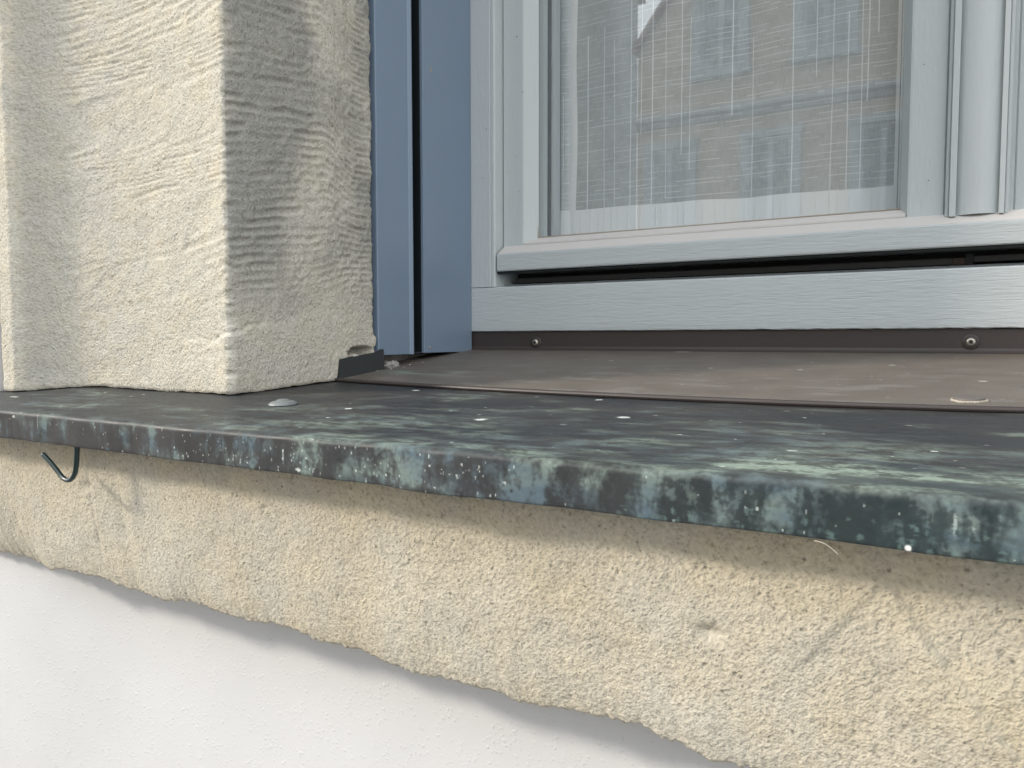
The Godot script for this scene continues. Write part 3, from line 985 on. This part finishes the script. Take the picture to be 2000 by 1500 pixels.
# ---------------------------------------------------------------- window
func guide_rail() -> void:
	var t := thing("shutter_guide_rail", "slate blue aluminium roller shutter guide rail with a black slot beside the stone jamb", "guide rail", Vector3(-0.59, -0.02, 0.1))
	var yb := -0.0172
	var xf := -0.5695
	obj("front_channel", prism(rounded(PackedVector2Array([Vector2(xf, 0.188), Vector2(xf, 0.1322), Vector2(xf + 0.0034, 0.1304), Vector2(xf + 0.0034, 0.1276), Vector2(-0.607, 0.1276), Vector2(-0.607, 0.188)]), 0.0018, 4), "y", yb - 0.0012, TOP), M.blue, t)
	obj("rear_channel", prism(rounded(PackedVector2Array([Vector2(-0.607, 0.1047), Vector2(xf + 0.0006, 0.1047), Vector2(xf + 0.0006, 0.1022), Vector2(xf - 0.0004, 0.1012), Vector2(xf, 0.0992), Vector2(xf, 0.0006), Vector2(-0.607, 0.0006)]), 0.0009, 3), "y", yb, TOP), M.blue, t)
	obj("slot", box(-0.6066, -0.598, yb + 0.002, TOP, 0.105, 0.1274), M.black, t)
	for q in [[0.0876, 0.3235, 0.0012, 0.0032], [0.094, -0.0105, 0.0022, 0.0011], [0.030, 0.050, 0.0006, 0.0007], [0.052, 0.018, 0.0006, 0.0006], [0.020, -0.004, 0.0007, 0.0006]]:
		obj("lime_fleck", box(xf, xf + 0.0004, q[1] - q[3], q[1] + q[3], q[0] - q[2], q[0] + q[2], 0.0005, "x"), M.putty, t)
	for z in [0.1266, 0.1057]:
		obj("brush_seal", box(-0.598, -0.5725, yb + 0.001, TOP, z - 0.0008, z + 0.0008), M.rubber, t)

func window() -> void:
	var t := thing("casement_window", "grey painted timber casement window set back in the stone reveal", "window", Vector3(-0.2, 0.02, -0.03))
	var X0 := -0.64
	var X1 := 0.66
	var yb := 0.0089
	var yt := 0.0666
	# fixed frame: stile at the left with a fine bead, bottom rail, and the far stile
	obj("frame_stile", prism(rounded(PackedVector2Array([Vector2(X0, -0.07), Vector2(X0, 0.0), Vector2(-0.5412, 0.0), Vector2(-0.5404, -0.0008), Vector2(-0.5396, 0.0), Vector2(-0.5350, 0.0), Vector2(-0.5335, -0.0016), Vector2(-0.5335, -0.07)]), 0.0006, 2), "y", yt + 0.0004, TOP + 0.04), M.paint_v, t)
	obj("frame_stile", box(0.5365, X1, yt + 0.0004, TOP + 0.04, -0.07, 0.0, 0.0015), M.paint_v, t)
	# bottom rail, its lower arris worn and uneven
	var nu := 300
	var P := PackedVector3Array()
	var nn := noise(401, 60.0, 3)
	var prof := [[-0.07, yb], [-0.004, yb], [-0.0012, yb + 0.0002], [0.0, yb + 0.0014], [0.0, yb + 0.012], [0.0, yb + 0.025], [0.0, yb + 0.04], [0.0, yt - 0.0018], [-0.0006, yt - 0.0006], [-0.0020, yt], [-0.022, yt + 0.0006], [-0.022, yt + 0.004], [-0.07, yt + 0.004]]
	for k in prof.size():
		for i in nu:
			var x := lerpf(X0, X1, float(i) / (nu - 1))
			var wear := nn.get_noise_2d(x, k * 0.4) * 0.0006 if k in [1, 2, 3] else 0.0
			if k in [1, 2, 3] and x > -0.2 and x < 0.05: wear *= 1.9
			P.append(Vector3(x, prof[k][1] + wear, prof[k][0] + wear * 0.5))
	obj("frame_rail", grid_mesh(P, PackedColorArray(), PackedVector2Array(), nu, prof.size()), M.paint_h, t)
	obj("frame_head", box(X0, X1, TOP - 0.02, TOP + 0.04, -0.0695, -0.0004, 0.001, "x"), M.paint_h, t)
	# what shows in the dark gap under the sash
	obj("rebate_back", box(-0.5335, 0.5365, yt + 0.004, 0.0862, -0.068, -0.058), M.black, t)
	obj("frame_seal", box(-0.5325, 0.5355, 0.0835, 0.0868, -0.0165, -0.0040, 0.0012, "x"), M.rubber, t)
	obj("rain_rail", box(-0.5200, -0.0190, 0.0722, 0.0790, -0.038, -0.0300, 0.0008, "x"), M.bronze, t)
	obj("strike_plate", box(-0.0185, -0.0078, 0.0722, 0.0785, -0.040, -0.031), M.brown_hardware, t)
	obj("lock_block", box(-0.0074, -0.0010, 0.0722, 0.0825, -0.040, -0.030), M.black, t)
	obj("rain_rail", box(-0.0004, 0.5200, 0.0740, 0.0800, -0.040, -0.0310, 0.0008, "x"), M.bronze, t)
	# sashes: the left one is glazed and curtained, of the right one only its stile shows
	sash_stile(t, -0.5327, -0.5019, -0.4876, 1.0)
	sash_stile(t, -0.0264, -0.0592, -0.0665, -1.0)
	sash_stile(t, 0.0301, 0.0630, 0.0702, 1.0)
	sash_stile(t, 0.5357, 0.505, 0.4905, -1.0)
	for sx in [[-0.4876, -0.0665], [0.0702, 0.4905]]:
		# weather bar in front, sloped and dusty on top, up to the glass
		var a: float = sx[0]
		var b: float = sx[1]
		obj("glazing_bead", prism(PackedVector2Array([Vector2(-0.0182, 0.1205), Vector2(-0.0182, 0.1226), Vector2(-0.0196, 0.1238), Vector2(-0.0335, 0.1302), Vector2(-0.0345, 0.1306), Vector2(-0.0345, 0.1205)]), "x", a - 0.0135, b + 0.006), M.paint_dusty, t)
		obj("sealant", tube(PackedVector3Array([Vector3(a - 0.002, 0.1312, -0.0342), Vector3((a + b) * 0.5, 0.1309, -0.0343), Vector3(b + 0.002, 0.1313, -0.0342)]), 0.0008, 8), M.sealant, t)
		obj("sealant", tube(PackedVector3Array([Vector3(a - 0.0008, 0.1312, -0.0343), Vector3(a - 0.0010, 0.139, -0.0344), Vector3(a - 0.0016, 0.150, -0.0346)]), 0.0009, 8), M.sealant, t)
		obj("pane", box(a - 0.006, b + 0.006, 0.126, TOP - 0.07, -0.0385, -0.0345), M.glass, t)
		obj("inner_pane", box(a - 0.006, b + 0.006, 0.126, TOP - 0.07, -0.0545, -0.0505), M.glass, t)
		var quad := PackedVector3Array([Vector3(a - 0.005, 0.127, -0.0498), Vector3(b + 0.005, 0.127, -0.0498), Vector3(a - 0.005, TOP - 0.071, -0.0498), Vector3(b + 0.005, TOP - 0.071, -0.0498)])
		obj("glass_coating", grid_mesh(PackedVector3Array([quad[0], quad[1], quad[2], quad[3]]), PackedColorArray(), PackedVector2Array(), 2, 2), M.coated, t)
		obj("glass_spacer", box(a - 0.0055, a + 0.0045, 0.1265, TOP - 0.072, -0.0497, -0.0390), M.spacer, t)
		obj("glass_spacer", box(b - 0.003, b + 0.0055, 0.1265, TOP - 0.072, -0.0497, -0.0390), M.spacer, t)
		obj("glass_spacer", box(a + 0.0046, b - 0.0031, 0.1265, 0.1310, -0.0497, -0.0390), M.spacer, t)
		obj("glazing_gasket", box(a - 0.004, a + 0.0068, 0.127, TOP - 0.07, -0.0565, -0.0548), M.rubber, t)
		obj("inner_stile", box(a - 0.035, a + 0.0120, 0.10, TOP - 0.02, -0.072, -0.0568, 0.0015), M.paint_v, t)
		obj("inner_stile", box(b + 0.002, b + 0.035, 0.10, TOP - 0.02, -0.072, -0.0568, 0.0015), M.paint_v, t)
		obj("inner_rail", box(a + 0.0122, b + 0.0018, 0.09, 0.1285, -0.072, -0.0568), M.paint_h, t)
	for sx2 in [[-0.5302, 0.534]]:
		var c: float = sx2[0]
		var d: float = sx2[1]
		obj("weather_bar", prism(PackedVector2Array([Vector2(-0.055, 0.0868), Vector2(-0.016, 0.0868), Vector2(-0.015, 0.0890), Vector2(-0.0110, 0.0890), Vector2(-0.0100, 0.0866), Vector2(-0.0014, 0.0866), Vector2(-0.0003, 0.0876), Vector2(0.0, 0.0895), Vector2(0.0, 0.1072), Vector2(-0.0006, 0.1088), Vector2(-0.055, 0.1088)]), "x", c, d), M.paint_h, t)
		obj("weather_slope", prism(PackedVector2Array([Vector2(-0.0006, 0.1089), Vector2(-0.0022, 0.1104), Vector2(-0.0172, 0.1200), Vector2(-0.0185, 0.1203), Vector2(-0.05, 0.1203), Vector2(-0.05, 0.1089)]), "x", c + 0.0008, d - 0.0008), M.paint_dusty, t)
	obj("sash_head", box(-0.533, 0.536, TOP - 0.075, TOP - 0.0205, -0.056, -0.02, 0.001, "x"), M.paint_h, t)
	specks(t)
	# astragal over the meeting stiles: two fillets and a wide round between them
	var ym := 0.1172
	obj("astragal_bead", prism(rounded(PackedVector2Array([Vector2(-0.0262, -0.0195), Vector2(-0.0262, -0.0125), Vector2(-0.0228, -0.0115), Vector2(-0.0228, -0.0195)]), 0.0012), "y", ym, TOP - 0.03), M.paint_v, t)
	obj("astragal_fillet", box(-0.0226, -0.0168, ym - 0.0006, TOP - 0.03, -0.0195, -0.0078, 0.0007), M.paint_v, t)
	var hollow := PackedVector2Array([Vector2(-0.0166, -0.0195)])
	for k in 15:
		var f := k / 14.0
		hollow.append(Vector2(lerpf(-0.0166, 0.0178, f), -0.0155 + 0.0085 * pow(sin(PI * lerpf(0.03, 0.97, f)), 0.75)))
	hollow.append(Vector2(0.0178, -0.0195))
	obj("astragal_round", prism(hollow, "y", ym + 0.0004, TOP - 0.03), M.paint_v, t)
	obj("astragal_fillet", box(0.0180, 0.0226, ym - 0.0006, TOP - 0.03, -0.0195, -0.0078, 0.0007), M.paint_v, t)
	obj("astragal_bead", prism(rounded(PackedVector2Array([Vector2(0.0228, -0.0195), Vector2(0.0228, -0.0118), Vector2(0.0262, -0.0125), Vector2(0.0262, -0.0195)]), 0.0012), "y", ym, TOP - 0.03), M.paint_v, t)
	obj("meeting_strip", box(-0.0263, 0.0300, 0.118, TOP - 0.03, -0.056, -0.0197), M.paint_v, t)

func specks(t: Node3D) -> void:
	# fly specks and pinholes in the paint
	for q in [[-0.5115, 0.386, 0.0011], [-0.5030, 0.3150, 0.0009], [-0.5455, 0.270, 0.0009], [-0.5520, 0.208, 0.0007], [-0.5120, 0.235, 0.0006], [-0.0410, 0.155, 0.0007], [-0.0480, 0.268, 0.0006], [-0.5080, 0.190, 0.0006]]:
		var z := -0.0191 if q[0] > -0.53 else -0.0001
		obj("speck", lathe(PackedVector2Array([Vector2(0.0001, 0.0004), Vector2(q[2] * 0.6, 0.0003), Vector2(q[2], 0.0)]), Vector3(q[0], q[1], z), Vector3(0.05, 0.3, 1), 8), M.speck, t)

func sash_stile(t: Node3D, outer: float, inner: float, glass: float, dir: float) -> void:
	# from the outer edge over the flat face and a moulded chamfer to the glass
	var c := glass - inner
	var poly := PackedVector2Array([Vector2(outer, -0.056), Vector2(outer, -0.0205), Vector2(outer + 0.0015 * dir, -0.019), Vector2(inner - 0.002 * dir, -0.019), Vector2(inner, -0.0194), Vector2(inner + c * 0.12, -0.0212), Vector2(inner + c * 0.55, -0.0275), Vector2(inner + c * 0.9, -0.0335), Vector2(glass, -0.0344), Vector2(inner - 0.002 * dir, -0.0344), Vector2(inner - 0.002 * dir, -0.056)])
	obj("sash_stile", prism(poly, "y", 0.1195, TOP - 0.03), M.paint_v, t)

func curtain() -> void:
	var t := thing("sheer_curtain", "white sheer curtain with woven slub threads and wide hem behind the window glass", "curtain", Vector3(-0.28, 0.13, -0.08))
	var X0 := -0.4795
	var X1 := -0.0735
	var nu := 90
	var fold := func(x: float, y: float) -> float:
		return -0.081 + 0.0022 * sin(x * 34.0 + y * 2.0) + 0.0012 * sin(x * 85.0 - y * 4.0 + 1.0)
	var hem_y := func(x: float) -> float:
		return lerpf(0.1705, 0.1625, (x - X0) / (X1 - X0)) + 0.0006 * sin(x * 60.0)
	var P := PackedVector3Array(); var UV := PackedVector2Array()
	var nv := 60
	for j in nv:
		for i in nu:
			var x := lerpf(X0, X1, float(i) / (nu - 1))
			var y: float = lerpf(hem_y.call(x), 0.66, float(j) / (nv - 1))
			P.append(Vector3(x, y, fold.call(x, y)))
			UV.append(Vector2((x - X0) / 0.41, 1.0 - (y - 0.15) / 0.41))
	obj("fabric", grid_mesh(P, PackedColorArray(), UV, nu, nv), M.curtain, t)
	P = PackedVector3Array()
	for j in 8:
		for i in nu:
			var x := lerpf(X0, X1, float(i) / (nu - 1))
			var y: float = lerpf(0.118, hem_y.call(x) + 0.0006, j / 7.0)
			P.append(Vector3(x, y, fold.call(x, y) + 0.0012))
	obj("bottom_hem", grid_mesh(P, PackedColorArray(), PackedVector2Array(), nu, 8), M.hem, t)
	P = PackedVector3Array()
	for j in nv:
		for i in 14:
			var f := i / 13.0
			var y := lerpf(0.118, 0.66, float(j) / (nv - 1))
			var x := lerpf(X0 - 0.0006, X0 + 0.0235 + 0.001 * sin(y * 30.0), f)
			P.append(Vector3(x, y, float(fold.call(x, y)) + 0.0022 - 0.010 * pow(1.0 - f, 2.0)))
	obj("side_hem", grid_mesh(P, PackedColorArray(), PackedVector2Array(), 14, nv), M.hem, t)
	P = PackedVector3Array()
	for j in nv:
		for i in 4:
			var y := lerpf(0.118, 0.66, float(j) / (nv - 1))
			var x := lerpf(X1 - 0.0035, X1, i / 3.0)
			P.append(Vector3(x, y, float(fold.call(x, y)) + 0.0018))
	obj("side_hem", grid_mesh(P, PackedColorArray(), PackedVector2Array(), 4, nv), M.hem, t)
	# the raised slub threads of the bottom hem
	var rng := RandomNumberGenerator.new()
	rng.seed = 12
	var x := X0 + 0.03
	var st := begin()
	while x < X1 - 0.01:
		var top: float = hem_y.call(x)
		add_prism(st, rect(x, x + 0.0006, fold.call(x, 0.14) + 0.0010, fold.call(x, 0.14) + 0.0022), "y", 0.119, top - rng.randf() * 0.004)
		x += rng.randf_range(0.006, 0.026)
	var th := obj("hem_threads", done(st), M.hem_thread, t)
	th.set_meta("kind", "stuff")

# ---------------------------------------------------------------- small things
func small_things() -> void:
	var pts := [Vector3(-0.5765, -0.066, 0.5245), Vector3(-0.5765, -0.0809, 0.5245), Vector3(-0.5778, -0.092, 0.5245), Vector3(-0.5805, -0.1015, 0.5245), Vector3(-0.5862, -0.1068, 0.5245), Vector3(-0.5922, -0.1079, 0.5245), Vector3(-0.5980, -0.1062, 0.5245), Vector3(-0.6045, -0.1020, 0.5245), Vector3(-0.6125, -0.0962, 0.5250), Vector3(-0.6216, -0.0900, 0.5258)]
	var curve := Curve3D.new()
	for k in pts.size():
		var tang: Vector3 = (pts[mini(k + 1, pts.size() - 1)] - pts[maxi(k - 1, 0)]) * 0.17
		curve.add_point(pts[k], -tang, tang)
	var path := PackedVector3Array()
	var len_ := curve.get_baked_length()
	for k in 49: path.append(curve.sample_baked(len_ * k / 48.0, true))
	var h := thing("wire_hook", "dark green plastic coated wire hook hanging under the copper edge", "hook", Vector3(-0.59, -0.08, 0.525))
	obj("wire", tube(path, 0.00185, 14), M.wire, h)
	var dir := (path[48] - path[46]).normalized()
	obj("cut_end", lathe(PackedVector2Array([Vector2(0.0001, 0.0004), Vector2(0.0013, 0.0003), Vector2(0.0013, -0.001)]), path[48], dir, 14), M.wire_end, h)
	# crumbled mortar behind the tab
	var c := thing("mortar_crumb", "grey lump of crumbled mortar lying under the blue guide rail", "mortar", Vector3(-0.578, -0.035, 0.16))
	var nn := noise(501, 160.0, 3)
	var P := PackedVector3Array()
	for j in 17:
		for i in 25:
			var th := PI * j / 16.0
			var ph := TAU * i / 24.0
			var d := Vector3(sin(th) * cos(ph), cos(th), -sin(th) * sin(ph))
			var at := Vector3(-0.5735, -0.0315, 0.162)
			P.append(at + d * Vector3(0.007, 0.0055, 0.0125) * (1.0 + 0.55 * nn.get_noise_3dv(d * 0.012)))
	obj("lump", grid_mesh(P, PackedColorArray(), PackedVector2Array(), 25, 17), M.mortar, c)
	var rng := RandomNumberGenerator.new()
	rng.seed = 3
	var rows := [[-0.5630, 0.168, 0.0022], [-0.5595, 0.176, 0.0015], [-0.5560, 0.150, 0.0012], [-0.5540, 0.186, 0.0014], [-0.5480, 0.170, 0.0010], [-0.5600, 0.203, 0.0011], [-0.5520, 0.130, 0.0010]]
	for q in rows:
		var base := flash_point(q[0], q[1] / 0.262)
		P = PackedVector3Array()
		for j in 7:
			for i in 9:
				var th := PI * j / 6.0
				var ph := TAU * i / 8.0
				var d := Vector3(sin(th) * cos(ph), cos(th) * 0.7, -sin(th) * sin(ph))
				P.append(base + Vector3(0, q[2] * 0.55, 0) + d * q[2] * (1.0 + 0.5 * nn.get_noise_3dv(d * 0.01 + base)))
		obj("crumb", grid_mesh(P, PackedColorArray(), PackedVector2Array(), 9, 7), M.mortar, c)
	# a dry stalk caught under the sill
	var s := PackedVector3Array()
	for k in 9:
		var f := k / 8.0
		s.append(Vector3(lerpf(-0.0515, -0.0425, f), -0.0806 - 0.0042 * f + 0.0012 * sin(f * PI), 0.5295))
	tag(obj("dry_stalk", tube(s, 0.00022, 6), M.straw), "thin pale dry stalk caught under the front edge of the copper sill", "stalk")

# ---------------------------------------------------------------- the house, the room and the street
func house() -> void:
	var t := thing("plastered_house", "white plastered house wall around the stone framed window", "house", Vector3(0, -1.5, 0.2))
	var Y0 := -1.5
	obj("wall", box(-6, -0.856, Y0, 6, -0.10, 0.4445), M.plaster, t)
	obj("wall", box(0.64, 6, Y0, 6, -0.10, 0.4445), M.plaster, t)
	obj("wall", box(-0.856, 0.64, Y0, -0.2, -0.10, 0.4425), M.plaster, t)
	obj("wall", box(-0.856, 0.64, TOP + 0.02, 6, -0.10, 0.40), M.plaster, t)
	var nx := 150
	var ny := 60
	var nw := noise(601, 5.0, 3)
	var P := PackedVector3Array()
	for j in ny:
		for i in nx:
			var x := lerpf(-1.3, 0.66, float(i) / (nx - 1))
			var y := lerpf(-0.75, -0.150, float(j) / (ny - 1))
			var bulge := 0.013 * (1.0 - ss(-0.82, -0.62, x)) * ss(-1.2, -0.9, x) * ss(-0.7, -0.22, y)
			P.append(Vector3(x, y, 0.4452 + 0.0016 * nw.get_noise_2d(x, y) + bulge))
	obj("plaster_coat", grid_mesh(P, PackedColorArray(), PackedVector2Array(), nx, ny), M.plaster, t)
	# masonry core hidden by the dressed stones
	obj("masonry", box(-0.856, -0.612, -0.06, TOP + 0.02, -0.10, 0.36), M.mortar, t)
	obj("masonry", box(-0.856, 0.64, -0.2, -0.062, -0.10, 0.43), M.mortar, t)
	# the room behind the window
	var ra := -3.0
	obj("room_floor", box(-3, 3, -1.3, -1.2, -4.6, -0.10), M.room_floor, t)
	obj("room_ceiling", box(-3, 3, 1.3, 1.4, -4.6, -0.10), M.room, t)
	obj("room_wall", box(-3, 3, -1.2, 1.3, -4.7, -4.6), M.room, t)
	obj("room_wall", box(ra - 0.1, ra, -1.3, 1.4, -4.7, -0.10), M.room, t)
	obj("room_wall", box(3, 3.1, -1.3, 1.4, -4.7, -0.10), M.room, t)

func far_window(t: Node3D, x: float, y0: float, y1: float, w: float, z: float) -> void:
	# stone surround standing proud of a far facade (facing -z), casement bars and panes set back in it
	var h := w * 0.5
	var b := 0.12
	var st := begin()
	add_prism(st, rect(x - h - b, x - h, y0 - 0.001, y1), "z", z - 0.07, z + 0.02)
	add_prism(st, rect(x + h, x + h + b, y0 - 0.001, y1), "z", z - 0.07, z + 0.02)
	add_prism(st, rect(x - h - b - 0.02, x + h + b + 0.02, y1 + 0.001, y1 + b), "z", z - 0.08, z + 0.02)
	add_prism(st, rect(x - h - b - 0.04, x + h + b + 0.04, y0 - 0.10, y0 - 0.002), "z", z - 0.12, z + 0.02)
	var win := obj("window_surround", done(st), M.surround, t)
	var fr := begin()
	for bar in [[x - h, x - h + 0.05, y0, y1], [x + h - 0.05, x + h, y0, y1], [x - 0.04, x + 0.04, y0, y1], [x - h + 0.051, x - 0.041, y0, y0 + 0.06], [x + 0.041, x + h - 0.051, y0, y0 + 0.06], [x - h + 0.051, x - 0.041, y1 - 0.06, y1], [x + 0.041, x + h - 0.051, y1 - 0.06, y1]]:
		add_prism(fr, rect(bar[0], bar[1], bar[2], bar[3]), "z", z - 0.035, z + 0.01)
	obj("window_frame", done(fr), M.white_paint, win)
	for s in [-1.0, 1.0]:
		obj("pane", box(x + s * (h * 0.5) - h * 0.42, x + s * (h * 0.5) + h * 0.42, y0 + 0.05, y1 - 0.05, z - 0.012, z + 0.005, 0.0, "z"), M.house_glass, win)

func street() -> void:
	var g := obj("ground", box(-150, 150, -1.9, -1.62, -150, 150), M.ground)
	tag(g, "flat ground around the houses", "ground", "", "structure")
	var p := obj("pavement", box(-60, 60, -1.62, -1.5, 0.445, 2.2), M.paving)
	tag(p, "paved footpath at the foot of the white house", "pavement", "", "structure")
	var p2 := obj("pavement", box(-60, 60, -1.62, -1.5, 9.0, 11.08), M.paving)
	tag(p2, "paved footpath at the foot of the ochre house", "pavement", "", "structure")
	for z in [2.2, 8.86]:
		var k := obj("kerb", box(-60, 60, -1.7, -1.495, z + 0.001, z + 0.139, 0.01, "x"), M.granite)
		tag(k, "granite kerb beside the white house" if z < 5 else "granite kerb beside the ochre house", "kerb", "", "structure")
	var r := obj("road", box(-60, 60, -1.64, -1.612, 2.34, 8.86), M.asphalt)
	tag(r, "asphalt road between the houses", "road", "", "structure")
	# the ochre house across the street, seen only as a reflection in the glass
	var Z := 11.08
	var o := thing("ochre_house", "ochre gabled house with pale window surrounds mirrored in the window pane", "house", Vector3(-0.9, -1.5, 13))
	var eave := 4.60
	var gx0 := -4.79
	var gx1 := 3.4
	var mid := (gx0 + gx1) * 0.5
	var peak := eave + (mid - gx0) * 1.32
	obj("wall", prism(PackedVector2Array([Vector2(gx0, -1.5), Vector2(gx1, -1.5), Vector2(gx1, eave), Vector2(mid, peak), Vector2(gx0, eave)]), "z", Z, Z + 9), M.ochre, o)
	for s in [gx0, gx1]:
		var e := Vector2(s, eave)
		var q := Vector2(mid, peak)
		var n := Vector2(-(q - e).y, (q - e).x).normalized() * (1.0 if s == gx0 else -1.0)
		var low := e + (e - q).normalized() * 0.03
		obj("roof", prism(PackedVector2Array([low + n * 0.01, q + n * 0.01, q + n * 0.09, low + n * 0.09]), "z", Z - 0.12, Z + 9.1), M.roof, o)
	obj("cornice", prism(PackedVector2Array([Vector2(Z + 0.02, 3.36), Vector2(Z - 0.05, 3.36), Vector2(Z - 0.07, 3.42), Vector2(Z - 0.14, 3.46), Vector2(Z - 0.14, 3.54), Vector2(Z + 0.02, 3.58)]), "x", gx0, gx1), M.cornice, o)
	for w in [[-4.22, 1.3, 3.0], [-2.66, 1.3, 3.0], [-1.13, 1.3, 3.0], [0.6, 1.3, 3.0], [2.2, 1.3, 3.0], [-3.43, 4.1, 5.6], [-1.92, 4.1, 5.6], [-0.3, 4.1, 5.6], [1.6, 4.1, 5.6]]:
		far_window(o, w[0], w[1], w[2], 0.62, Z)
	var n2 := thing("grey_house", "tall grey rendered house behind the ochre gable mirrored at the left of the window pane", "house", Vector3(-12, -1.5, 16))
	obj("wall", box(-16, -8.4, -1.5, 9.6, 13.0, 20.1), M.grey_render, n2)
	obj("roof", prism(PackedVector2Array([Vector2(12.6, 9.6), Vector2(20.5, 9.6), Vector2(16.5, 11.2)]), "x", -16.2, -8.3), M.roof, n2)
	for w in [[-10.4, 1.3, 3.0], [-12.6, 1.3, 3.0], [-10.4, 4.3, 6.0], [-12.6, 4.3, 6.0]]:
		far_window(n2, w[0], w[1], w[2], 0.8, 13.0)

func _ready() -> void:
	# camera, sky, sun, exposure
	var cam := Camera3D.new()
	cam.name = "camera"
	cam.transform = Transform3D(Basis(Vector3(0.8585, -0.0012, -0.5129), Vector3(-0.0294, 0.9982, -0.0515), Vector3(0.5120, 0.0593, 0.8569)).orthonormalized(), Vector3(0, 0, 0.85))
	cam.fov = 53.13
	cam.near = 0.02
	cam.far = 400.0
	add_child(cam)
	cam.current = true
	var sky_mat := ProceduralSkyMaterial.new()
	sky_mat.sky_top_color = Color(0.88, 0.905, 0.93)
	sky_mat.sky_horizon_color = Color(0.97, 0.965, 0.955)
	sky_mat.sky_curve = 0.25
	sky_mat.ground_bottom_color = Color(0.30, 0.29, 0.27)
	sky_mat.ground_horizon_color = Color(0.55, 0.55, 0.54)
	sky_mat.sun_angle_max = 12.0
	sky_mat.energy_multiplier = 1.30
	var sky := Sky.new()
	sky.sky_material = sky_mat
	var env := Environment.new()
	env.background_mode = Environment.BG_SKY
	env.sky = sky
	env.background_energy_multiplier = 1.0
	env.tonemap_mode = Environment.TONE_MAPPER_LINEAR
	env.tonemap_exposure = 2.05
	env.ambient_light_source = Environment.AMBIENT_SOURCE_SKY
	env.sdfgi_enabled = true
	env.ssao_enabled = true
	env.ssil_enabled = true
	var we := WorldEnvironment.new()
	we.name = "world_environment"
	we.environment = env
	add_child(we)
	var sun := DirectionalLight3D.new()
	sun.name = "sun"
	sun.light_energy = 0.54
	sun.light_color = Color(1.0, 0.96, 0.90)
	sun.light_angular_distance = 6.5
	sun.shadow_enabled = true
	var to_sun := Vector3(-0.752, 0.448, 0.484).normalized()
	sun.look_at_from_position(Vector3.ZERO, -to_sun, Vector3.UP)
	add_child(sun)

	materials()
	M.hem_thread = mat(Color(0.82, 0.85, 0.87), 0.9)
	street()
	house()
	stone_jamb()
	stone_sill()
	copper_sill()
	flashing()
	guide_rail()
	window()
	curtain()
	small_things()
